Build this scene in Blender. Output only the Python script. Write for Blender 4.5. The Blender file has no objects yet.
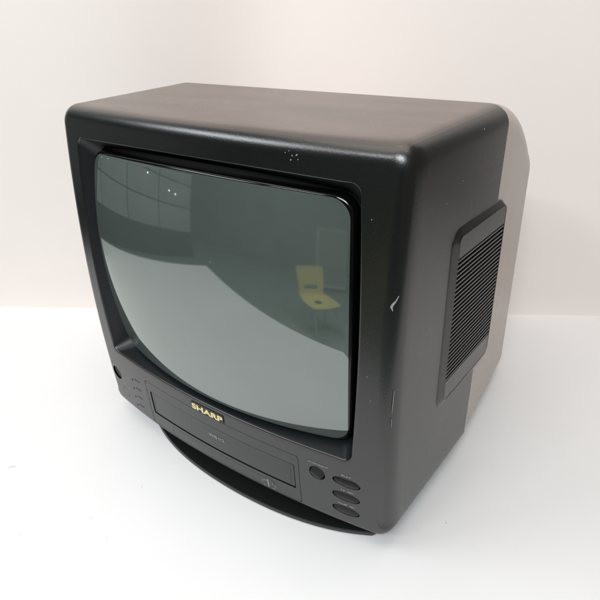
import bpy, bmesh, math, random
from mathutils import Vector, Matrix
random.seed(4)
S = bpy.context.scene
COL = S.collection
R = math.radians

# ------------------------------------------------------------------ camera, world, lights
cd = bpy.data.cameras.new('camera'); cam = bpy.data.objects.new('camera', cd); COL.objects.link(cam)
cam.location = (0.3203, -0.3065, 0.4152)
cam.rotation_euler = (1.1168, 0.0248, 0.6118)
cd.sensor_width = 36; cd.lens = 18 * 1.8262
cd.shift_x = -5.13 / 600; cd.shift_y = -23.43 / 600
cd.clip_start = 0.01; cd.clip_end = 100
S.camera = cam

w = bpy.data.worlds.new('World'); S.world = w; w.use_nodes = True
bg = w.node_tree.nodes['Background']
bg.inputs[0].default_value = (1.0, 0.94, 0.89, 1); bg.inputs[1].default_value = 0.16

def area(name, loc, target, sx, sy, power, col):
    l = bpy.data.lights.new(name, 'AREA'); l.shape = 'RECTANGLE'; l.size = sx; l.size_y = sy
    l.energy = power; l.color = col
    o = bpy.data.objects.new(name, l); COL.objects.link(o); o.location = loc
    o.rotation_euler = (Vector(target) - Vector(loc)).to_track_quat('-Z', 'Y').to_euler()
    return o
area('overhead_softbox', (0.10, -0.05, 1.55), (0.0, 0.12, 0), 1.5, 0.9, 10.5, (1.0, 0.925, 0.845))
area('front_softbox', (0.75, -1.25, 1.55), (0.0, 0.25, 0.15), 0.9, 0.5, 28, (0.93, 0.97, 1.0))
area('side_softbox', (-1.0, -0.85, 1.35), (-0.05, 0.2, 0.1), 0.9, 0.35, 10, (0.90, 0.96, 1.0))

area('added_room_fill', (-0.6, -2.5, 2.3), (-0.6, -2.3, 0), 0.9, 0.3, 22, (0.97, 1.0, 0.96))  # unseen fill, added to brighten the mirrored chair and room

S.view_settings.view_transform = 'Standard'; S.view_settings.look = 'None'
S.view_settings.exposure = -0.07; S.view_settings.gamma = 1
S.render.engine = 'CYCLES'

# ------------------------------------------------------------------ materials
def mat(name, col, rough=0.5, ior=1.5, bump=0.0, bscale=900, var=0.0, vscale=18, rvar=0.0, metal=0, col2=None, streak=False):
    m = bpy.data.materials.new(name); m.use_nodes = True
    nt = m.node_tree; N = nt.nodes; L = nt.links
    b = N['Principled BSDF']
    b.inputs['Base Color'].default_value = (*col, 1); b.inputs['Roughness'].default_value = rough
    b.inputs['IOR'].default_value = ior; b.inputs['Metallic'].default_value = metal
    tc = N.new('ShaderNodeTexCoord')
    if bump:
        n = N.new('ShaderNodeTexNoise'); n.inputs['Scale'].default_value = bscale; n.inputs['Detail'].default_value = 3
        L.new(tc.outputs['Object'], n.inputs['Vector'])
        bp = N.new('ShaderNodeBump'); bp.inputs['Strength'].default_value = bump; bp.inputs['Distance'].default_value = 0.0006
        L.new(n.outputs['Fac'], bp.inputs['Height']); L.new(bp.outputs['Normal'], b.inputs['Normal'])
    if var or rvar:
        n = N.new('ShaderNodeTexNoise'); n.inputs['Scale'].default_value = vscale; n.inputs['Detail'].default_value = 6
        n.inputs['Roughness'].default_value = 0.62
        src = tc.outputs['Object']
        if streak:
            mp = N.new('ShaderNodeMapping'); mp.inputs['Scale'].default_value = (1.0, 2.2, 0.45)
            L.new(src, mp.inputs['Vector']); src = mp.outputs['Vector']
        L.new(src, n.inputs['Vector'])
        if var:
            r = N.new('ShaderNodeValToRGB'); r.color_ramp.elements[0].position = 0.35; r.color_ramp.elements[1].position = 0.7
            c2 = col2 or tuple(min(1, c * (1 + var)) for c in col)
            r.color_ramp.elements[0].color = (*[c * (1 - var) for c in col], 1); r.color_ramp.elements[1].color = (*c2, 1)
            L.new(n.outputs['Fac'], r.inputs['Fac']); L.new(r.outputs['Color'], b.inputs['Base Color'])
        if rvar:
            r = N.new('ShaderNodeMapRange'); r.inputs['From Min'].default_value = 0.3; r.inputs['From Max'].default_value = 0.7
            r.inputs['To Min'].default_value = rough - rvar; r.inputs['To Max'].default_value = rough + rvar
            L.new(n.outputs['Fac'], r.inputs['Value']); L.new(r.outputs['Result'], b.inputs['Roughness'])
    return m

M = {}
M['plastic'] = mat('black_grained_plastic', (0.0035, 0.0038, 0.0037), 0.28, 1.72, 0.13, 800, 0.05, 22, 0.012)
M['shell'] = mat('rear_shell_plastic', (0.36, 0.300, 0.255), 0.27, 1.65, 0.02, 1500, 0.05, 9, 0.01, streak=True)  # pale base colour carries the wall's grazing reflection
M['panel'] = mat('front_panel_plastic', (0.0055, 0.0062, 0.006), 0.27, 1.68, 0.12, 800, 0.05, 30, 0.01)
M['door'] = mat('smoked_door_plastic', (0.0055, 0.0068, 0.0065), 0.22, 1.62, 0.01, 1200, 0.05, 30, 0.01)
M['button'] = mat('button_plastic', (0.004, 0.0045, 0.0045), 0.32, 1.5, 0.04, 1500)
M['recess'] = mat('recess_plastic', (0.008, 0.0095, 0.011), 0.40, 1.45, 0.05, 1500)
M['rubber'] = mat('black_rubber', (0.002, 0.002, 0.002), 0.6, 1.3)
M['mask'] = mat('black_glass_border', (0.002, 0.002, 0.002), 0.08, 1.45)
M['base'] = mat('base_plastic', (0.012, 0.0135, 0.0135), 0.30, 1.7, 0.08, 1500)
M['gold'] = mat('gold_lettering', (0.80, 0.68, 0.33), 0.35, 1.5)
M['ink'] = mat('pale_printed_ink', (0.30, 0.32, 0.32), 0.5)
M['faint'] = mat('faint_grey_ink', (0.075, 0.082, 0.08), 0.5)
M['black_ink'] = mat('black_ink', (0.003, 0.003, 0.003), 0.4)
M['scuff'] = mat('white_scuff', (0.30, 0.32, 0.32), 0.7)
M['scuff_soft'] = mat('grey_scuff', (0.24, 0.25, 0.245), 0.6)
M['table'] = mat('white_laminate', (0.80, 0.80, 0.805), 0.38, 1.45, 0.02, 300, 0.012, 5, 0.06)
M['backdrop'] = mat('white_backdrop', (0.86, 0.795, 0.762), 0.75, 1.4, 0.03, 200, 0.012, 3)
M['yellow'] = mat('yellow_moulded_plastic', (0.95, 0.84, 0.30), 0.4, 1.5, 0, 1, 0.05, 8)
M['steel'] = mat('grey_steel_tube', (0.62, 0.64, 0.65), 0.45, 1.5, 0, metal=0.3)
M['floor'] = mat('grey_green_floor', (0.36, 0.44, 0.41), 0.6, 1.5, 0, 1, 0.08, 3)
M['room_wall'] = mat('grey_wall', (0.36, 0.42, 0.42), 0.8, 1.4, 0, 1, 0.12, 1.2)
M['cabinet'] = mat('pale_panel', (0.62, 0.68, 0.66), 0.6, 1.4, 0, 1, 0.08, 2)
M['pale_frame'] = mat('pale_painted_frame', (0.78, 0.80, 0.74), 0.5)
M['speck'] = mat('grey_dirt', (0.36, 0.35, 0.35), 0.8)
M['seam'] = mat('dark_seam', (0.03, 0.035, 0.035), 0.6)
M['board'] = mat('grey_board', (0.42, 0.46, 0.42), 0.6, 1.4, 0, 1, 0.05, 4)

def tint_upward(m, col, amount):
    """mixes a second tone into the base colour of what faces up, uneven with noise"""
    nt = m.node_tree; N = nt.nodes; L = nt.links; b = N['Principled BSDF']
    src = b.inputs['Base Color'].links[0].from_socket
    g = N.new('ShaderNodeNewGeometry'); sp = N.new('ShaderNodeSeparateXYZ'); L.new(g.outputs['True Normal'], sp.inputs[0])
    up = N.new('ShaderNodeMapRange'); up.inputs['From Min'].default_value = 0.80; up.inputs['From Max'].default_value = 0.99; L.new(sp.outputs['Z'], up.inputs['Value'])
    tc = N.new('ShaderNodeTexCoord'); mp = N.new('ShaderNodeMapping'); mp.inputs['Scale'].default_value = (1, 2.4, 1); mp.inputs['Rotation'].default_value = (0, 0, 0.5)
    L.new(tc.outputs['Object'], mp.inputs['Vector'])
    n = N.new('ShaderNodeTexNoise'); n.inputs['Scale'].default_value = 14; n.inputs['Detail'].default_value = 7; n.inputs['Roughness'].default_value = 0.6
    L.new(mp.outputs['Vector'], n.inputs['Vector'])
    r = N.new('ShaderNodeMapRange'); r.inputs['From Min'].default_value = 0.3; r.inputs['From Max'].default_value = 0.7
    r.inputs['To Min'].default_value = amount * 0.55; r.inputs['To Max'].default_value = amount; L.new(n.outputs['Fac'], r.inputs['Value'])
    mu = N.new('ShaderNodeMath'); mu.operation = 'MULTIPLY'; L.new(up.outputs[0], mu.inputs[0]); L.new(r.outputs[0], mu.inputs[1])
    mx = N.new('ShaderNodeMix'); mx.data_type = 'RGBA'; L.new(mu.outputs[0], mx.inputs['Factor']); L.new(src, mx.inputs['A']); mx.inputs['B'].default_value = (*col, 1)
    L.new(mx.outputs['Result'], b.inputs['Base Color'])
tint_upward(M['plastic'], (0.30, 0.205, 0.165), 0.34)  # lighter warm brown on the housing's up-facing faces

def lamp_mat():
    m = bpy.data.materials.new('lit_bulb'); m.use_nodes = True
    b = m.node_tree.nodes['Principled BSDF']
    b.inputs['Emission Color'].default_value = (1, 0.97, 0.9, 1); b.inputs['Emission Strength'].default_value = 9
    return m
M['bulb'] = lamp_mat()

def glass_mat():
    m = bpy.data.materials.new('picture_tube_glass'); m.use_nodes = True
    nt = m.node_tree; N = nt.nodes; L = nt.links
    for n in list(N): N.remove(n)
    out = N.new('ShaderNodeOutputMaterial')
    d = N.new('ShaderNodeBsdfDiffuse'); d.inputs['Color'].default_value = (0.070, 0.085, 0.079, 1)
    g = N.new('ShaderNodeBsdfGlossy'); g.inputs['Color'].default_value = (0.90, 0.97, 0.94, 1); g.inputs['Roughness'].default_value = 0.012
    lw = N.new('ShaderNodeFresnel'); lw.inputs['IOR'].default_value = 1.9
    mr = N.new('ShaderNodeMapRange'); mr.inputs['From Min'].default_value = 0.0; mr.inputs['From Max'].default_value = 1.0
    mr.inputs['To Min'].default_value = 0.125; mr.inputs['To Max'].default_value = 1.0
    mx = N.new('ShaderNodeMixShader')
    L.new(lw.outputs[0], mr.inputs['Value']); L.new(mr.outputs[0], mx.inputs[0])
    # faint smears of dust make the reflection a little uneven
    tc = N.new('ShaderNodeTexCoord'); n = N.new('ShaderNodeTexNoise'); n.inputs['Scale'].default_value = 9; n.inputs['Detail'].default_value = 8
    L.new(tc.outputs['Object'], n.inputs['Vector'])
    r2 = N.new('ShaderNodeMapRange'); r2.inputs['From Min'].default_value = 0.4; r2.inputs['From Max'].default_value = 0.75
    r2.inputs['To Min'].default_value = 0.03; r2.inputs['To Max'].default_value = 0.08
    L.new(n.outputs['Fac'], r2.inputs['Value']); L.new(r2.outputs[0], g.inputs['Roughness'])
    L.new(d.outputs[0], mx.inputs[1]); L.new(g.outputs[0], mx.inputs[2]); L.new(mx.outputs[0], out.inputs[0])
    return m
M['glass'] = glass_mat()

# ------------------------------------------------------------------ helpers
def obj(name, bm, m, parent=None, smooth=35, label=None):
    me = bpy.data.meshes.new(name)
    bmesh.ops.recalc_face_normals(bm, faces=bm.faces[:])
    bm.to_mesh(me); bm.free()
    if m: me.materials.append(m)
    if smooth: soften(me, smooth)
    o = bpy.data.objects.new(name, me); COL.objects.link(o)
    if parent: o.parent = parent
    if label: o['label'] = label
    return o

def soften(me, ang):
    me.polygons.foreach_set('use_smooth', [True] * len(me.polygons))
    bm = bmesh.new(); bm.from_mesh(me)
    a = R(ang)
    for e in bm.edges:
        e.smooth = not (len(e.link_faces) == 2 and e.calc_face_angle(0) > a)
    bm.to_mesh(me); bm.free()

def tag(o, label=None, cat=None, group=None, kind=None):
    if label: o['label'] = label
    if cat: o['category'] = cat
    if group: o['group'] = group
    if kind: o['kind'] = kind
    return o

def empty(name, loc=(0, 0, 0), rz=0):
    o = bpy.data.objects.new(name, None); COL.objects.link(o); o.location = loc; o.rotation_euler = (0, 0, rz)
    o.empty_display_size = 0.05
    return o

def box(bm, x0, x1, y0, y1, z0, z1, bev=0.0):
    r = bmesh.ops.create_cube(bm, size=1)
    for v in r['verts']:
        v.co = Vector(((x0 + x1) / 2 + v.co.x * (x1 - x0), (y0 + y1) / 2 + v.co.y * (y1 - y0), (z0 + z1) / 2 + v.co.z * (z1 - z0)))
    if bev:
        es = list({e for v in r['verts'] for e in v.link_edges})
        bmesh.ops.bevel(bm, geom=es, offset=bev, segments=3, affect='EDGES', profile=0.5)

def tube(bm, pts, r, n=12):
    pts = [Vector(p) for p in pts]; rings = []
    for i, p in enumerate(pts):
        t = (pts[min(i + 1, len(pts) - 1)] - pts[max(i - 1, 0)]).normalized()
        a = t.orthogonal().normalized() if i == 0 else (prev - t * prev.dot(t)).normalized()
        prev = a; b = t.cross(a)
        rings.append([bm.verts.new(p + (a * math.cos(k * 2 * math.pi / n) + b * math.sin(k * 2 * math.pi / n)) * r) for k in range(n)])
    for A, B in zip(rings, rings[1:]):
        for k in range(n): bm.faces.new((A[k], A[(k + 1) % n], B[(k + 1) % n], B[k]))
    bm.faces.new(rings[0]); bm.faces.new(rings[-1])

def skin(bm, rings, cap0=True, cap1=True):
    vr = [[bm.verts.new(p) for p in r] for r in rings]
    n = len(vr[0])
    for A, B in zip(vr, vr[1:]):
        for k in range(n):
            try: bm.faces.new((A[k], A[(k + 1) % n], B[(k + 1) % n], B[k]))
            except ValueError: pass
    if cap0: bm.faces.new(vr[0])
    if cap1: bm.faces.new(list(reversed(vr[-1])))
    return vr

def boolean(o, cutter_bm):
    bmesh.ops.recalc_face_normals(cutter_bm, faces=cutter_bm.faces[:])
    n0 = len(o.data.polygons); rnd = random.Random(7)
    for attempt in range(12):
        me = bpy.data.meshes.new('cut'); cutter_bm.to_mesh(me)
        c = bpy.data.objects.new('cut', me); COL.objects.link(c)
        md = o.modifiers.new('b', 'BOOLEAN'); md.operation = 'DIFFERENCE'; md.solver = 'EXACT' if attempt < 6 else 'FAST'; md.object = c
        bpy.context.view_layer.update()
        new = bpy.data.meshes.new_from_object(o.evaluated_get(bpy.context.evaluated_depsgraph_get()))
        o.modifiers.clear(); bpy.data.objects.remove(c); bpy.data.meshes.remove(me)
        if len(new.polygons) > n0 * 0.6:
            old = o.data; o.data = new; bpy.data.meshes.remove(old); break
        bpy.data.meshes.remove(new)
        d = Vector([rnd.uniform(-1, 1) * 5e-5 * (1 + attempt) for _ in range(3)])      # the solver can trip on near-coincident edges: nudge
        for v in cutter_bm.verts: v.co += d
    else: print('BOOLEAN FAILED', o.name)
    cutter_bm.free()
    return o

# ------------------------------------------------------------------ television dimensions (metres)
W, H, D = 0.37, 0.3398, 0.1598
HW = W / 2
def fy(x, z):                      # the bowed front surface: y for a point of the face
    t = (H - z) / H
    return -(0.0114 + 0.0059 * t) * (1 - (x / HW) ** 2) - 0.0387 * t + 0.0356 * t * t
def sidex(y): return HW + 0.0085 * (y / 0.16)       # the side walls flare very slightly
def seam(z): return D - 0.0319 * (H - z)

def rrect(hw, z0, z1, r, nx=40, nz=34, nc=9, r_bot=None):
    """rounded rectangle outline in xz as (x, z, nx, nz), counter-clockwise from bottom left, same count every time"""
    rb = r if r_bot is None else r_bot
    out = []
    for i in range(nx): t = i / nx; out.append((-hw + rb + t * (2 * hw - 2 * rb), z0, 0, -1))
    for i in range(nc): a = -math.pi / 2 + i / nc * math.pi / 2; out.append((hw - rb + rb * math.cos(a), z0 + rb + rb * math.sin(a), math.cos(a), math.sin(a)))
    for i in range(nz): t = i / nz; out.append((hw, z0 + rb + t * (z1 - z0 - r - rb), 1, 0))
    for i in range(nc): a = i / nc * math.pi / 2; out.append((hw - r + r * math.cos(a), z1 - r + r * math.sin(a), math.cos(a), math.sin(a)))
    for i in range(nx): t = i / nx; out.append((hw - r - t * (2 * hw - 2 * r), z1, 0, 1))
    for i in range(nc): a = math.pi / 2 + i / nc * math.pi / 2; out.append((-hw + r + r * math.cos(a), z1 - r + r * math.sin(a), math.cos(a), math.sin(a)))
    for i in range(nz): t = i / nz; out.append((-hw, z1 - r - t * (z1 - z0 - r - rb), -1, 0))
    for i in range(nc): a = math.pi + i / nc * math.pi / 2; out.append((-hw + rb + rb * math.cos(a), z0 + rb + rb * math.sin(a), math.cos(a), math.sin(a)))
    return out

def bulged(hw, zc, hh, r, bx, bz, xo=0, grow=0):
    """rounded rectangle with outward bowed sides, like a picture tube's rim"""
    o = []
    for x, z, a, b in rrect(hw, -hh, hh, r):
        X = x + bx * (x / hw) * (1 - (z / hh) ** 2); Z = z + bz * (z / hh) * (1 - (x / hw) ** 2)
        o.append((X + xo + a * grow, Z + zc + b * grow))
    return o

tv = empty('television', (0, 0.15, -0.018))
tag(tv, 'black cathode-ray tube television with built-in cassette slot, standing on the white table', 'television')
OFF = Vector((0, -0.15, 0.018))
def part(name, bm, m, parent=None, smooth=35, label=None):
    """everything of the set is modelled in world coordinates; parts hang from the empty at its base"""
    p = parent or tv
    o = obj(name, bm, m, None, smooth, label); o.parent = p
    if p is tv: o.matrix_parent_inverse = Matrix.Translation(-tv.location)
    return o

# ---- front housing: back rim, side walls, rounded edge, bowed face, lip and recess wall in one skin
def edge_r(nz): return 0.0125 if nz >= 0 else 0.0125 - 0.0085 * (-nz)
outer = rrect(HW, 0, H, 0.0165, r_bot=0.0135)
lip = bulged(0.1530, 0.1965, 0.1170, 0.0075, 0.0050, 0.0022, -0.0015)
GC = (0.0010, 0.1942)
rim = bulged(0.1420, GC[1], 0.1070, 0.014, 0.0055, 0.0055, GC[0], 0.0022)
rings = []
def wall_ring(f):                       # f: 0 at the rounding, 1 at the seam
    r = []
    for x, z, a, b in outer:
        y0 = fy(x, z) + edge_r(b); y1 = seam(z); y = y0 + (y1 - y0) * f
        k = (y1 * f) / 0.16
        r.append((x * (1 + 0.046 * max(0, y) / 0.16), y, z + (0.0028 * max(0, y) / 0.16 if z > H * .9 else 0)))
    return r
inner_back = [(p[0] * 0.96, p[1], H / 2 + (p[2] - H / 2) * 0.96) for p in wall_ring(1)]
inner_deep = [(p[0], p[1] - 0.02, p[2]) for p in inner_back]
rings.append(inner_deep); rings.append(inner_back)
rings.append([(p[0] - 0.0008 * (1 if p[0] > 0 else -1), p[1], p[2]) for p in wall_ring(1)])
for f in (0.994, 0.97, 0.8, 0.6, 0.4, 0.2, 0.05, 0): rings.append(wall_ring(f))
for k in range(1, 9):
    th = k / 8 * math.pi / 2; r = []
    for x, z, a, b in outer:
        e = edge_r(b); ins = e * (1 - math.cos(th))
        X, Z = x - a * ins, z - b * ins
        r.append((X, fy(X, Z) + e * (1 - math.sin(th)), Z))
    rings.append(r)
last = [(x - a * edge_r(b), z - b * edge_r(b)) for x, z, a, b in outer]
for k in range(1, 19):
    t = k / 18; r = []
    for (x0, z0), (x1, z1) in zip(last, lip):
        X, Z = x0 + (x1 - x0) * t, z0 + (z1 - z0) * t
        r.append((X, fy(X, Z), Z))
    rings.append(r)
cx, cz = -0.0015, 0.1965
for k in range(1, 5):                   # rolled lip
    th = k / 4 * R(75); r = []
    for (x, z) in lip:
        d = Vector((cx - x, cz - z)); n = Vector((max(-1, min(1, d.x / 0.02)), max(-1, min(1, d.y / 0.02))))
        if abs(x - cx) < 0.14: n.x = 0
        if abs(z - cz) < 0.105: n.y = 0
        n = n.normalized() if n.length else n
        q = 0.0014
        r.append((x + n.x * q * math.sin(th), fy(x, z) + q * (1 - math.cos(th)), z + n.y * q * math.sin(th)))
    rings.append(r)
gR = 0.50; gy0 = -0.033
def gy(x, z): return gy0 + gR - math.sqrt(gR * gR - (x - GC[0]) ** 2 - (z - GC[1]) ** 2)
end = rings[-1]; wall_from = len(rings) - 1
for k in range(1, 7):
    t = k / 6; r = []
    for p, q in zip(end, rim):
        yq = gy(*q) + 0.007
        yq = max(yq, p[1] + 0.010)
        r.append((p[0] + (q[0] - p[0]) * t, p[1] + (yq - p[1]) * t, p[2] + (q[1] - p[2]) * t))
    rings.append(r)
rings.append([(p[0], p[1] + 0.02, p[2]) for p in rings[-1]])
rings.append([(p[0] * 1.03, p[1] + 0.02, 0.194 + (p[2] - 0.194) * 1.03) for p in rings[-1]])
rings.append(inner_deep)
bm = bmesh.new(); vr = skin(bm, rings[:-1], False, False)
n = len(vr[0])
for k in range(n): bm.faces.new((vr[-1][k], vr[-1][(k + 1) % n], vr[0][(k + 1) % n], vr[0][k]))
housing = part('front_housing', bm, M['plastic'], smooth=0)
housing.data.materials.append(M['recess'])
for f in housing.data.polygons:
    if f.index >= wall_from * n: f.material_index = 1

# ---- solids that follow the bowed face.  prof: list of (x, zlo, zhi)
def face_solid(bm, prof, front, back, nz=6, tilt=None):
    lay = []
    for off in (front, back):
        g = []
        for x, a, b in prof:
            colv = []
            for j in range(nz + 1):
                z = a + (b - a) * j / nz
                o = off
                if tilt and off == front: o = off + tilt(x, z)
                colv.append(bm.verts.new((x, fy(x, z) + o, z)))
            g.append(colv)
        lay.append(g)
    F, B = lay
    nx = len(prof)
    for i in range(nx - 1):
        for j in range(nz):
            bm.faces.new((F[i][j], F[i + 1][j], F[i + 1][j + 1], F[i][j + 1]))
            bm.faces.new((B[i][j], B[i][j + 1], B[i + 1][j + 1], B[i + 1][j]))
        bm.faces.new((F[i][0], B[i][0], B[i + 1][0], F[i + 1][0]))
        bm.faces.new((F[i][nz], F[i + 1][nz], B[i + 1][nz], B[i][nz]))
    for j in range(nz):
        bm.faces.new((F[0][j], F[0][j + 1], B[0][j + 1], B[0][j]))
        bm.faces.new((F[-1][j], B[-1][j], B[-1][j + 1], F[-1][j + 1]))
def p_rect(x0, x1, z0, z1, r=0, n=36, g=0):
    x0 += g; x1 -= g; z0 += g; z1 -= g
    xs = [x0 + (x1 - x0) * i / n for i in range(n + 1)]
    if r: xs = sorted(set(xs + [x0 + r * (1 - math.cos(k / 6 * math.pi / 2)) for k in range(7)] + [x1 - r * (1 - math.cos(k / 6 * math.pi / 2)) for k in range(7)]))
    out = []
    for x in xs:
        d = min(x - x0, x1 - x); c = 0
        if r and d < r: c = r - math.sqrt(max(0, r * r - (r - d) ** 2))
        out.append((x, z0 + c * 0.98, z1 - c * 0.98))
    return out
def p_oval(cx, cz, a, b, n=28, g=0, skew=0):
    a -= g; b -= g; out = []
    for i in range(n + 1):
        th = math.pi - i / n * math.pi
        x = a * math.cos(th); h = max(b * math.sin(th), 0.0002)
        out.append((cx + x, cz - h + skew * x, cz + h + skew * x))
    return out

VP = (-0.1020, 0.1005, 0.0042, 0.0640)
OVALS = [(0.1462, 0.0540), (0.1455, 0.0362), (0.1448, 0.0186)]
RB = (0.1188, 0.0530); PB = (-0.1631, 0.0441); JK = (-0.1535, 0.0205)
LEDS = [(-0.1290, 0.0505), (-0.1303, 0.0378), (-0.1316, 0.0251), (-0.1330, 0.0122)]

def cut_face(prof, depth):
    c = bmesh.new(); face_solid(c, prof, -0.02, depth); boolean(housing, c)
cut_face(p_rect(*VP, r=0.003), 0.0022)
for c in OVALS: cut_face(p_oval(*c, 0.0128, 0.0058), 0.0050)
cut_face(p_oval(*RB, 0.0077, 0.0077), 0.0052)
cut_face(p_oval(*PB, 0.0085, 0.0085), 0.0042)
cut_face(p_oval(*JK, 0.0066, 0.0066), 0.0012)
for c in LEDS: cut_face(p_oval(*c, 0.0013, 0.0013, 12), 0.0015)
# raised vent panel on the right side
VO = (0.0668, 0.1748, 0.0922, 0.2630)           # y0 y1 z0 z1 outer
VI = (0.0752, 0.1738, 0.1005, 0.2568)           # inner plate
def vo(y0, y1, z0, z1, r, n=8):
    o = []
    for (cy, cz_, a0) in ((y1 - r, z0 + r, -90), (y1 - r, z1 - r, 0), (y0 + r, z1 - r, 90), (y0 + r, z0 + r, 180)):
        for i in range(n + 1):
            a = R(a0 + 90 * i / n); o.append((cy + r * math.cos(a), cz_ + r * math.sin(a)))
    return o
soften(housing.data, 32)

# ---- vent frame and grille
bm = bmesh.new()
def mixo(f, r):
    return vo(*[o + (i - o) * f for o, i in zip(VO, VI)], r)
rr = [[(sidex(y) + h, y, z) for y, z in mixo(f, r)] for h, f, r in
      ((-0.0084, 0, .014), (0.0001, 0, .014), (0.0006, .10, .0135), (0.0013, .35, .0120), (0.0022, .70, .0095), (0.0028, .90, .0080), (0.0031, 1.0, .0070), (0.0029, 1.03, .0068), (0.0002, 1.03, .0068))]
skin(bm, rr, False, False)
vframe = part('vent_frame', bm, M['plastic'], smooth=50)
bm = bmesh.new()
g0, g1 = 0.1212, 0.2382
def plate(bm, y0, y1, z0, z1, top, depth):
    vs = []
    for (y, z) in ((y0, z0), (y1, z0), (y1, z1), (y0, z1)):
        vs.append((bm.verts.new((sidex(y) - top, y, z)), bm.verts.new((sidex(y) - depth, y, z))))
    for i in range(4):
        a, b = vs[i], vs[(i + 1) % 4]; bm.faces.new((a[0], b[0], b[1], a[1]))
    bm.faces.new([v[0] for v in vs]); bm.faces.new([v[1] for v in reversed(vs)])
pi_ = vo(VI[0] + .0006, VI[1] - .0003, g1, VI[3] - .0006, 0.005)
def capplate(z0, z1, rt):
    # plain strip of the plate above or below the slots, rounded where it meets the frame
    pts = []
    for y, z in vo(VI[0] + .0006, VI[1] - .0003, VI[2] + .0006, VI[3] - .0006, 0.0055, 8):
        pts.append((y, min(max(z, z0), z1)))
    q = [];
    for p in pts:
        if not q or (abs(p[0] - q[-1][0]) + abs(p[1] - q[-1][1])) > 1e-5: q.append(p)
    skin(bm, [[(sidex(y) + 0.0004, y, z) for y, z in q], [(sidex(y) + 0.0026, y, z) for y, z in q], [(sidex(y) + 0.0029, y + (.0004 if y < .12 else -.0004), z) for y, z in q]])
capplate(g1, 1, 0); capplate(0, g0, 0)
NS = 28
pitch = (g1 - g0) / NS
for i in range(NS):
    z = g0 + pitch * (i + 0.5)
    # louvre: a slat leaning outward at the bottom
    y0, y1 = VI[0] + .0004, VI[1] - .0004
    vs = []
    for y in (y0, y1):
        X = sidex(y)
        vs.append([bm.verts.new(c) for c in ((X + 0.0006, y, z + .0012), (X + 0.0026, y, z + .0009), (X + 0.0029, y, z + .0004), (X + 0.0028, y, z - .0010), (X + 0.0006, y, z - .0004))])
    for k in range(5): bm.faces.new((vs[0][k], vs[0][(k + 1) % 5], vs[1][(k + 1) % 5], vs[1][k]))
    bm.faces.new(vs[0]); bm.faces.new(vs[1])
part('vent_grille', bm, M['panel'], vframe, 30)
bm = bmesh.new()
plate(bm, VI[0] + .0003, VI[1] - .0003, VI[2] + .001, VI[3] - .001, -0.0005, -0.0002)
part('vent_backing', bm, M['rubber'], vframe, 0)

# ---- rear shell
bm = bmesh.new(); rings = []
def shell_ring(y, top, hw, z0, r, e=0):
    return [(x, y, z) for x, z, a, b in [(p[0], p[1], p[2], p[3]) for p in rrect(hw, z0, top, r, r_bot=0.010)]]
Y0, Y1 = 0.146, 0.296
NB = 26
for k in range(NB + 1):
    t = k / NB; y = Y0 + (Y1 - Y0) * t
    q = max(0, (y - 0.150) / 0.185)
    top = 0.3395 - 0.070 * q ** 2.3
    hw = 0.1912 - 0.062 * max(0, y - 0.155)
    rg = shell_ring(y, top, hw, 0.0012, 0.0165 + 0.036 * q ** 1.6)
    rg = [(x, yy - 0.012 * (1 - t) * (top - z) / top + 0.006 * t * (top - z) / top, z) for x, yy, z in rg]
    rings.append(rg)
lastr = rings[-1]
for k in range(1, 15):
    th = k / 14 * math.pi / 2; e = 0.040
    out = []
    for x, y, z in lastr:
        f = e * (1 - math.cos(th))
        drop = 0.50 * e * math.sin(th) * max(0, (z - 0.13) / 0.15) ** 1.5
        out.append((x * (1 - f / 0.1818), y + e * math.sin(th), 0.13 + (z - 0.13) * (1 - f * 0.75 / 0.150) - drop))
    rings.append(out)
skin(bm, rings)
shell = part('rear_shell', bm, M['shell'], smooth=0)
soften(shell.data, 30)

# ---- picture tube: curved glass with a rolled edge and skirt
bm = bmesh.new(); rings = []
gl = bulged(0.1420, GC[1], 0.1070, 0.014, 0.0055, 0.0055, GC[0])
rings.append([(x, gy(x, z) + 0.022, z) for x, z in gl]); rings.append([(x, gy(x, z) + 0.0025, z) for x, z in gl])
for k in range(1, 5):
    th = k / 4 * math.pi / 2; f = 1 - 0.0022 * (1 - math.cos(th)) / 0.12
    rings.append([(GC[0] + (x - GC[0]) * f, gy(GC[0] + (x - GC[0]) * f, GC[1] + (z - GC[1]) * f) + 0.0025 * (1 - math.sin(th)), GC[1] + (z - GC[1]) * f) for x, z in gl])
for k in range(1, 40):
    f = (1 - 0.018) * (1 - k / 40)
    rings.append([(GC[0] + (x - GC[0]) * f, gy(GC[0] + (x - GC[0]) * f, GC[1] + (z - GC[1]) * f), GC[1] + (z - GC[1]) * f) for x, z in gl])
skin(bm, rings, True, True)
tube_o = part('screen_glass', bm, M['glass'], smooth=60)
tube_o.data.materials.append(M['mask'])       # the painted black edge of the tube
for f in tube_o.data.polygons:
    if f.index < 5 * len(gl): f.material_index = 1
for (x, z, w_) in ((0.030, 0.238, .00045), (0.11, 0.275, .0002)):
    bm = bmesh.new(); vs = [bm.verts.new((x + dx * w_, gy(x, z) - 0.00012, z + dz * w_)) for dx, dz in ((-2.2, 1), (-1.6, 1.3), (2, -.6), (1.7, -1))]
    f = bm.faces.new(vs); r = bmesh.ops.extrude_face_region(bm, geom=[f])
    for v in [g for g in r['geom'] if isinstance(g, bmesh.types.BMVert)]: v.co.y += 0.0003
    part('dust_speck', bm, M['scuff_soft'], tube_o, smooth=0)
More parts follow.
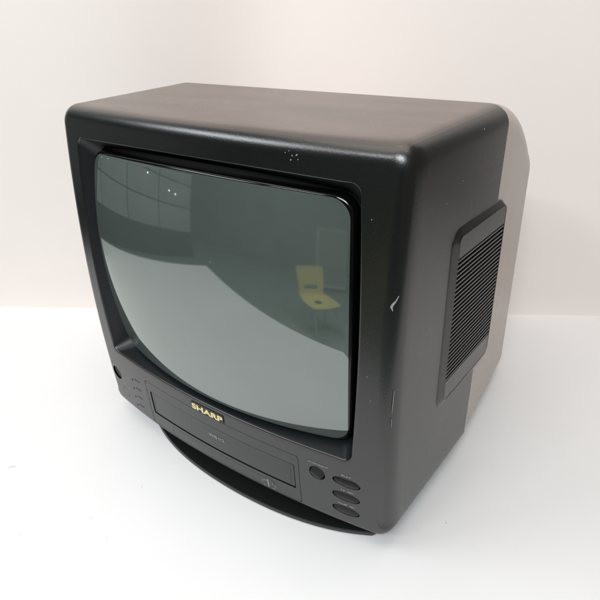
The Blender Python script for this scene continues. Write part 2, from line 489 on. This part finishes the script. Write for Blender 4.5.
# black gasket behind the gap round the glass
bm = bmesh.new()
g_in = bulged(0.1420, GC[1], 0.1070, 0.014, 0.0055, 0.0055, GC[0], -0.002)
g_out = bulged(0.1420, GC[1], 0.1070, 0.014, 0.0055, 0.0055, GC[0], 0.0035)
skin(bm, [[(x, gy(x, z) + 0.016, z) for x, z in g_in], [(x, gy(x, z) + 0.0095, z) for x, z in g_in], [(x, gy(x, z) + 0.0095, z) for x, z in g_out], [(x, gy(x, z) + 0.016, z) for x, z in g_out]], False, False)
part('screen_gasket', bm, M['rubber'], smooth=30)

# ---- cassette panel with its door
bm = bmesh.new(); face_solid(bm, p_rect(*VP, r=0.003, g=0.00055, n=44), 0.0001, 0.0020, nz=10)
panel = part('cassette_panel', bm, M['panel'], smooth=0)
SL = (-0.0960, 0.0955, 0.0212, 0.0515); FL = (-0.0665, 0.0710, 0.0045, 0.0172)
cut = bmesh.new(); face_solid(cut, p_rect(*SL, r=0.0008), -0.02, 0.0016)
boolean(panel, cut)
cut = bmesh.new(); face_solid(cut, p_rect(*FL, r=0.0012), -0.02, 0.0009)
boolean(panel, cut); soften(panel.data, 32)
bm = bmesh.new(); face_solid(bm, p_rect(*SL, r=0.0006, g=0.0013, n=44), 0.0008, 0.00155, nz=8)
door = part('cassette_door', bm, M['door'], panel, 32)
bm = bmesh.new(); face_solid(bm, p_rect(*FL, r=0.001, g=0.00035, n=30), 0.0001, 0.00085, nz=3)
part('control_flap', bm, M['panel'], panel, 32)
# inner frame lines of the door window
for x in (SL[0] + 0.0045, SL[1] - 0.0052):
    bm = bmesh.new()
    face_solid(bm, p_rect(x, x + 0.0004, SL[2] + .0025, SL[3] - .0025, n=2), 0.00072, 0.00082)
    part('window_line', bm, M['black_ink'], door, 0)

# ---- buttons
for c in OVALS:
    bm = bmesh.new()
    face_solid(bm, p_oval(c[0] - 0.0005, c[1] - 0.0010, 0.0118, 0.0043), 0.0006, 0.0048, nz=12,
               tilt=lambda x, z, c=c: 0.0040 * max(0, min(1, 0.30 + (z - c[1]) / 0.0095)) ** 1.2 + 0.0006 * max(0, 1 - abs(z - c[1] - 0.0032) / 0.0011) * -1)
    b = part('oval_button', bm, M['button'], smooth=50)
bm = bmesh.new()
face_solid(bm, p_oval(RB[0] - 0.0008, RB[1] - 0.0009, 0.0064, 0.0063), 0.0004, 0.0050, nz=14, tilt=lambda x, z: 0.0036 * max(0, min(1, 0.42 + 0.7 * (z - RB[1]) / 0.0077 + 0.35 * (x - RB[0]) / 0.0077)))
part('round_button', bm, M['button'], smooth=50)
bm = bmesh.new()
face_solid(bm, p_oval(*PB, 0.0085, 0.0085, g=0.0005), 0.0004, 0.0040, nz=14, tilt=lambda x, z: 0.0016 * (1 - min(1, ((x - PB[0]) ** 2 + (z - PB[1]) ** 2) / 0.0088 ** 2)) + 0.0008)
part('power_button', bm, M['button'], smooth=50)
bm = bmesh.new()
face_solid(bm, p_oval(*JK, 0.0066, 0.0066, g=0.0004), 0.0000, 0.0011, nz=8)
part('socket_cover', bm, M['panel'], smooth=50)
for c in LEDS:
    bm = bmesh.new(); face_solid(bm, p_oval(*c, 0.0013, 0.0013, 12, g=0.0001), 0.0007, 0.0014, nz=4)
    part('indicator_light', bm, M['black_ink'], smooth=50)

# ---- lettering that lies on the bowed face
def letters(name, text, x0, x1, z0, z1, m, parent=None, bold=0.0, lift=0.0002, thick=0.0002, shear=0, base=0.0, slope=0.0):
    cu = bpy.data.curves.new('t', 'FONT'); cu.body = text; cu.size = 1; cu.offset = bold; cu.resolution_u = 3; cu.extrude = 0.5
    o = bpy.data.objects.new('t', cu); COL.objects.link(o)
    bpy.context.view_layer.update()
    me = bpy.data.meshes.new_from_object(o.evaluated_get(bpy.context.evaluated_depsgraph_get()))
    bpy.data.objects.remove(o); bpy.data.curves.remove(cu)
    xs = [v.co.x for v in me.vertices]; ys = [v.co.y for v in me.vertices]
    a, b, c, d = min(xs), max(xs), min(ys), max(ys)
    bm = bmesh.new(); bm.from_mesh(me); bpy.data.meshes.remove(me)
    for v in bm.verts:
        X = x0 + (v.co.x - a) / (b - a) * (x1 - x0); Z = z0 + (v.co.y - c) / (d - c) * (z1 - z0)
        Z += slope * (X - x0)
        off = -lift - (thick if v.co.z > 0 else 0) + base
        v.co = Vector((X, fy(X, Z) + off, Z))
    return part(name, bm, m, parent, 0)
bm = bmesh.new(); face_solid(bm, p_rect(-0.0245, 0.0180, 0.0646, 0.0742, r=0.0006), -0.0006, 0.0004, nz=3)
# the badge straddles the panel's upper seam
badge = part('badge', bm, M['black_ink'], smooth=30)
letters('badge_lettering', 'SHARP', -0.0238, 0.0172, 0.0656, 0.0722, M['gold'], badge, bold=0.03, lift=0.0006, thick=0.0003)
letters('door_lettering', 'VHS', -0.0075, 0.0040, 0.0372, 0.0412, M['ink'], door, bold=0.015, base=0.0008)
letters('door_lettering', 'HQ', 0.0058, 0.0135, 0.0372, 0.0412, M['ink'], door, bold=0.0, base=0.0008)
letters('button_lettering', 'STOP/EJECT', 0.1108, 0.1300, 0.0632, 0.0650, M['ink'], None, bold=0.0)
letters('button_lettering', 'PLAY', 0.1425, 0.1510, 0.0614, 0.0634, M['ink'], None, bold=0.0)
letters('button_lettering', 'F.F', 0.1415, 0.1450, 0.0436, 0.0454, M['ink'], None)
letters('button_lettering', 'REW', 0.1480, 0.1528, 0.0436, 0.0454, M['ink'], None)
letters('button_lettering', 'PAUSE', 0.1385, 0.1465, 0.0258, 0.0276, M['ink'], None)
letters('button_lettering', 'REC', 0.1490, 0.1535, 0.0258, 0.0276, M['ink'], None)
# faint worn print beside the indicator lights, too worn to read in the photograph
for i, (x, z) in enumerate(LEDS):
    bm = bmesh.new()
    xx = x + 0.0045
    while xx < x + 0.0135:
        wdt = random.uniform(0.0006, 0.0013); face_solid(bm, p_rect(xx, xx + wdt, z - 0.0007 + .003, z + 0.0007 + .003, n=1), -0.00025, 0.0001, nz=1); xx += wdt + 0.0004
    part('worn_print', bm, M['faint'], smooth=0)

# ---- wear: small chips and rubs seen on the face and the right corner
def chip(cx, cz, pts, m=M['scuff']):
    bm = bmesh.new(); vs = []
    for dx, dz in pts: x, z = cx + dx, cz + dz; vs.append(bm.verts.new((x, fy(x, z) - 0.00015, z)))
    f = bm.faces.new(vs); r = bmesh.ops.extrude_face_region(bm, geom=[f])
    for v in [g for g in r['geom'] if isinstance(g, bmesh.types.BMVert)]: v.co.y += 0.0004
    return part('scuff_mark', bm, m, smooth=0)
for k in range(9):
    x = 0.098 + random.uniform(-.0055, .0055); z = 0.3265 + random.uniform(-.004, .004); s = random.uniform(.0003, .0006)
    chip(x, z, [(-s, 0), (0, -s), (s, s * .2), (0, s)])
for (x, z) in ((0.160, 0.291), (0.163, 0.171), (0.1665, 0.150)): chip(x, z, [(-.0004, 0), (0, -.0004), (.0004, 0), (0, .0005)])
# residue of a removed label on the cassette panel
chip(0.0640, 0.0110, [(-.0006, -.005), (.0006, -.005), (.0001, .005), (-.0012, .005)])
for (x, z, wd, h) in ((0.0605, .0135, .0035, .0008), (0.0573, .0115, .0008, .0045), (0.0715, .0095, .0008, .0048), (0.0690, .0120, .0030, .0006), (0.0595, .0060, .003, .0006), (.0695, .0060, .0028, .0006)):
    chip(x, z, [(-wd / 2, -h / 2), (wd / 2, -h / 2 * .8), (wd / 2 * .8, h / 2), (-wd / 2, h / 2 * .9)], M['scuff_soft'])

def corner_mark(pts, m, name='scuff_mark'):
    """a rub on the rounded right-hand front edge: (turn angle, height, half width) along its length"""
    bm = bmesh.new(); prev = None
    for ang, z, hw in pts:
        row = []
        for s in (-1, 1):
            a = R(ang) + s * hw / 0.0125; e = 0.0125
            for lift in (0.00015, -0.0004):
                X = HW - e + (e + lift) * math.sin(a); Y = fy(HW - e, z) + e - (e + lift) * math.cos(a)
                row.append(bm.verts.new((X, Y, z)))
        if prev:
            for i, j in ((0, 2), (2, 3), (3, 1), (1, 0)): bm.faces.new((prev[i], prev[j], row[j], row[i]))
        else: bm.faces.new((row[0], row[2], row[3], row[1]))
        prev = row
    bm.faces.new((prev[0], prev[2], prev[3], prev[1]))
    part(name, bm, m, smooth=0)
corner_mark([(30, .2290, .0002), (25, .2320, .0008), (30, .2343, .0009), (38, .2365, .0004), (46, .2400, .0001)], M['scuff'])
corner_mark([(50, .142, .0001), (50, .147, .00022), (52, .152, .00018), (52, .157, .0002), (54, .162, .0001)], M['scuff_soft'])
corner_mark([(50, .128, .0001), (50, .132, .0002), (49, .136, .0001)], M['scuff_soft'])
def side_mark(pts, m):
    bm = bmesh.new()
    L_ = [(sidex(y) + 0.00012, y, z) for y, z in pts]
    skin(bm, [L_, [(x - 0.0004, y, z) for x, y, z in L_]])
    part('scuff_mark', bm, m, smooth=0)
for (y, z, l, wd, sl) in ((.024, .152, .012, .0003, .25), (.028, .175, .016, .00025, .3), (.060, .047, .006, .0004, .8), (.045, .040, .008, .00025, .3), (.022, .025, .010, .0003, -.1), (.062, .060, .004, .0004, .7)):
    side_mark([(y - wd, z), (y + wd, z), (y + wd * .6 + l * sl, z + l), (y - wd * .4 + l * sl, z + l)], M['scuff_soft'])
for (y, z) in ((.075, .3005), (.106, .332), (.05, .29)): side_mark([(y - .0005, z), (y, z - .0005), (y + .0005, z), (y, z + .0006)], M['scuff'])

# ---- swivel base: thin curved plinth under the front edge
TZ = -0.018
bm = bmesh.new(); pts = []
c0 = 0.018
for i in range(61):
    x = -0.135 + 0.2985 * i / 60; d = x - c0
    y = -0.0272 + 1.02 * d * d + 22 * d ** 4
    pts.append((x, y))
pts += [(0.1652, 0.0070), (0.1660, 0.0105), (0.1645, 0.0150), (0.150, 0.03), (0.135, 0.30), (-0.135, 0.30), (-0.142, 0.02)]
def off(p, k): return [((x - 0.01) * k[0] + 0.01, 0.14 + (y - 0.14) * k[1]) for x, y in p]
lay = [(TZ + .0004, .985, .985), (TZ + 0.0015, 1, 1), (TZ + 0.0044, 1.0, 1.0), (TZ + 0.0054, .996, .996), (TZ + 0.0054, .982, .982), (TZ + 0.0044, .965, .965)]
skin(bm, [[(x, y, z) for x, y in off(pts, (a, b))] for z, a, b in lay])
sb = part('swivel_base', bm, M['base'], smooth=40)
bm = bmesh.new()
box(bm, -0.120, 0.120, 0.035, 0.27, TZ + 0.0048, 0.0045, 0.001)
part('base_neck', bm, M['rubber'], sb, 30)
# underside of the cabinet
bm = bmesh.new(); box(bm, -0.172, 0.172, 0.004, 0.150, 0.0015, 0.0065)
part('bottom_cover', bm, M['rubber'], smooth=0)

# ------------------------------------------------------------------ table and backdrop
TA = math.atan2(0.504, 0.864)
u = Vector((math.cos(TA), math.sin(TA), 0)); nrm = Vector((-math.sin(TA), math.cos(TA), 0))
FLOOR = -0.92
table = empty('white_table', (u * 0.2 + nrm * 0.0) + Vector((0, 0, FLOOR)), TA)
tag(table, 'white laminate table the television stands on, against a white backdrop', 'table')
bm = bmesh.new()
box(bm, -0.944, 1.30, -0.326, 0.46, TZ - FLOOR - 0.035, TZ - FLOOR, 0.002)
obj('tabletop', bm, M['table'], table, 30)
for sx in (-0.88, 1.24):
    for sy in (-0.27, 0.41):
        bm = bmesh.new(); tube(bm, [(sx, sy, 0), (sx, sy, TZ - FLOOR - 0.035)], 0.022, 16); obj('leg', bm, M['steel'], table, 40)
SPECKS = ((-0.1976, -0.1343, 0.009, 0.0006, 0.75), (-0.0587, -0.0744, 0.0011, 0.0009, 0.9), (-0.0694, -0.1272, 0.0012, 0.0008, 1.9), (-0.1096, -0.1757, 0.001, 0.0006, 0.2), (0.2134, 0.0558, 0.0012, 0.0009, 0), (0.1944, 0.1935, 0.0012, 0.0007, 0.7), (-0.0378, -0.1326, 0.001, 0.0006, 0.1))
for (px, py, l, wd, an) in SPECKS:
    bm = bmesh.new(); c_, s_ = math.cos(an), math.sin(an); lo = []
    for dx, dy in ((-l, -wd * .4), (-l * .3, -wd), (l * .8, -wd * .5), (l, wd * .3), (l * .1, wd), (-l * .8, wd * .5)):
        lo.append((px + (dx * c_ - dy * s_) / 2, py + (dx * s_ + dy * c_) / 2))
    inv = table.matrix_basis.inverted()
    skin(bm, [[inv @ Vector((x, y, TZ + 0.00003)) for x, y in lo], [inv @ Vector((x, y, TZ + 0.0002)) for x, y in lo]])
    obj('speck', bm, M['speck'], table, 0)
# backdrop: sheet with a very slight fold at the foot
bd = None
bm = bmesh.new()
prof = [(-0.0018, -0.0006), (-0.0012, 0.0004), (-0.0004, 0.0014), (0.0, 0.003), (0.0003, 0.03), (0.0008, 0.08), (0.003, 0.3), (0.012, 1.55)]
vs = []
for s in range(41):
    a = -0.60 + 1.23 * s / 40
    row = []
    for d, z in prof:
        p = u * a + nrm * (0.328 + 0.010 * a + d + 0.055 * math.exp(-(a / 0.13) ** 2) + 0.0015 * math.sin(a * 9) * min(1, z * 6)) + Vector((0, 0, z + TZ)); row.append((p, p + nrm * 0.004))
    vs.append([(bm.verts.new(p), bm.verts.new(q)) for p, q in row])
for i in range(40):
    for j in range(len(prof) - 1):
        for k in (0, 1): bm.faces.new((vs[i][j][k], vs[i + 1][j][k], vs[i + 1][j + 1][k], vs[i][j + 1][k]))
    for j in (0, len(prof) - 1): bm.faces.new((vs[i][j][0], vs[i][j][1], vs[i + 1][j][1], vs[i + 1][j][0]))
for i in (0, 40):
    for j in range(len(prof) - 1): bm.faces.new((vs[i][j][0], vs[i][j + 1][0], vs[i][j + 1][1], vs[i][j][1]))
tag(obj('backdrop', bm, M['backdrop'], None, 60), 'plain off-white backdrop behind the television', None, None, 'structure')

# ------------------------------------------------------------------ what the picture tube reflects: the dim side of the workroom
bm = bmesh.new(); box(bm, -7, 4, -7, 3, FLOOR - 0.05, FLOOR)
tag(obj('floor', bm, M['floor'], None, 0), kind='structure')
bm = bmesh.new(); box(bm, -5, 4, -4.55, -4.45, FLOOR, 2.6)
tag(obj('wall_rear', bm, M['room_wall'], None, 0), kind='structure')
bm = bmesh.new(); box(bm, -4.6, -4.5, -4.45, 3, FLOOR, 2.6)
tag(obj('wall_side', bm, M['room_wall'], None, 0), kind='structure')

# pale panelled cupboard on the left
cb = empty('tall_cupboard', (-3.3, -1.15, FLOOR), 0.30)
tag(cb, 'pale tall cupboard with dark seams between its doors, mirrored at the left of the screen', 'cupboard')
bm = bmesh.new(); box(bm, -0.25, 0.0, -1.9, 2.6, 0, 1.75); obj('carcass', bm, M['seam'], cb, 0)
for i in range(5):
    for j, (z0, z1) in enumerate(((0.45, 0.84), (0.86, 1.22), (1.24, 1.70))):
        bm = bmesh.new(); box(bm, 0.0, 0.02, -1.88 + i * 0.87, -1.88 + i * 0.87 + 0.85, z0, z1, 0.004)
        obj('door', bm, M['cabinet'], cb, 30)

# small yellow moulded chair
def make_chair(loc, rz, k):
    c = empty('yellow_chair', loc, rz)
    c.scale = (k, k, k)
    tag(c, 'small yellow moulded chair mirrored at the right of the screen', 'chair')
    bm = bmesh.new()
    nx, ny = 14, 30; g = []
    for j in range(ny + 1):
        t = j / ny; row = []
        for i in range(nx + 1):
            s = i / nx * 2 - 1
            if t < 0.45:
                q = t / 0.45; y = -0.21 + q * 0.36; z = 0.44 - 0.015 * math.sin(q * math.pi) ; hw = 0.19 + 0.02 * math.sin(q * 3.1)
                z -= 0.02 * (1 - q) ** 4
            elif t < 0.6:
                q = (t - 0.45) / 0.15 * math.pi / 2; y = 0.15 + 0.06 * math.sin(q); z = 0.44 + 0.06 * (1 - math.cos(q)); hw = 0.185
            else:
                q = (t - 0.6) / 0.4; y = 0.21 + 0.06 * q; z = 0.50 + 0.33 * q; hw = 0.18 + 0.02 * q
            row.append((s * hw, y - (0.03 * s * s if t > 0.6 else 0), z + (0.02 * s * s if t < 0.5 else 0)))
        g.append(row)
    top = [[bm.verts.new(p) for p in r] for r in g]; bot = [[bm.verts.new((p[0], p[1] + (0.008 if j > 17 else 0), p[2] - (0.008 if j <= 17 else 0))) for p in r] for j, r in enumerate(g)]
    for j in range(ny):
        for i in range(nx):
            hole = (19 <= j <= 20 and 3 <= i <= 10)
            if hole: continue
            for T in (top, bot): bm.faces.new((T[j][i], T[j][i + 1], T[j + 1][i + 1], T[j + 1][i]))
    for j in range(ny):
        for i in (0, nx): bm.faces.new((top[j][i], top[j + 1][i], bot[j + 1][i], bot[j][i]))
    for i in range(nx):
        for j in (0, ny): bm.faces.new((top[j][i], top[j][i + 1], bot[j][i + 1], bot[j][i]))
    sh = obj('seat_shell', bm, M['yellow'], c, 50)
    bm = bmesh.new()
    r = bmesh.ops.create_cone(bm, cap_ends=True, segments=24, radius1=0.045, radius2=0.045, depth=0.002)
    for v in r['verts']: v.co += Vector((0.02, -0.02, 0.432))
    obj('seat_mark', bm, M['seam'], sh, 30)
    for sx in (-1, 1):
        for sy, y0 in ((-1, -0.13), (1, 0.12)):
            bm = bmesh.new(); tube(bm, [(sx * 0.13, y0, 0.425), (sx * 0.18, y0 + sy * 0.07, 0)], 0.011, 10); obj('leg', bm, M['steel'], c, 50)
    bm = bmesh.new(); tube(bm, [(-.13, -.13, .42), (-.13, .12, .42), (.13, .12, .42), (.13, -.13, .42)], 0.010, 8); obj('seat_frame', bm, M['steel'], c, 50)
make_chair((-0.035, -1.95, FLOOR), R(148), 0.82)

# framed board behind the chair
brd = empty('framed_board', (0.13, -3.3, FLOOR), 0.0)
tag(brd, 'tall grey board with a pale frame standing behind the yellow chair', 'board')
bm = bmesh.new(); box(bm, -0.27, 0.27, -0.03, 0.0, 0.12, 1.02); obj('panel', bm, M['board'], brd, 0)
for (a, b, c, d) in ((-0.30, -0.27, 0.0, 1.05), (0.27, 0.32, 0.0, 1.05), (-0.27, 0.27, 1.02, 1.05), (-0.27, 0.27, 0.08, 0.12)):
    bm = bmesh.new(); box(bm, a, b, -0.035, 0.012, c, d, 0.003); obj('frame_rail', bm, M['pale_frame'], brd, 30)
# small lit bulbs of the workroom
BL = (((-3.10, -0.45, 0.15), 'tiny lit bulb mirrored at the far left of the screen, beside its top corner'),
      ((-3.02, -0.62, 0.19), 'second tiny lit bulb from the left among those mirrored in the screen'),
      ((-2.40, -1.42, 0.27), 'middle one of the tiny lit bulbs mirrored in the screen'),
      ((-2.25, -1.85, 0.17), 'lit bulb mirrored left of the rightmost bulb in the screen'),
      ((-2.15, -1.92, 0.155), 'rightmost of the tiny lit bulbs mirrored in the screen'))
for (x, y, z), lab in BL:
    b = empty('hanging_bulb', (x, y, z))
    tag(b, lab, 'bulb', 'tiny bulbs mirrored in the screen')
    bm = bmesh.new(); bmesh.ops.create_uvsphere(bm, u_segments=16, v_segments=10, radius=0.009); obj('glass_globe', bm, M['bulb'], b, 60)
    bm = bmesh.new(); tube(bm, [(0, 0, 0.013), (0, 0, 0.03)], 0.008, 12); tube(bm, [(0, 0, 0.03), (0, 0, 2.4 - z)], 0.0015, 6); obj('socket_and_cord', bm, M['seam'], b, 40)
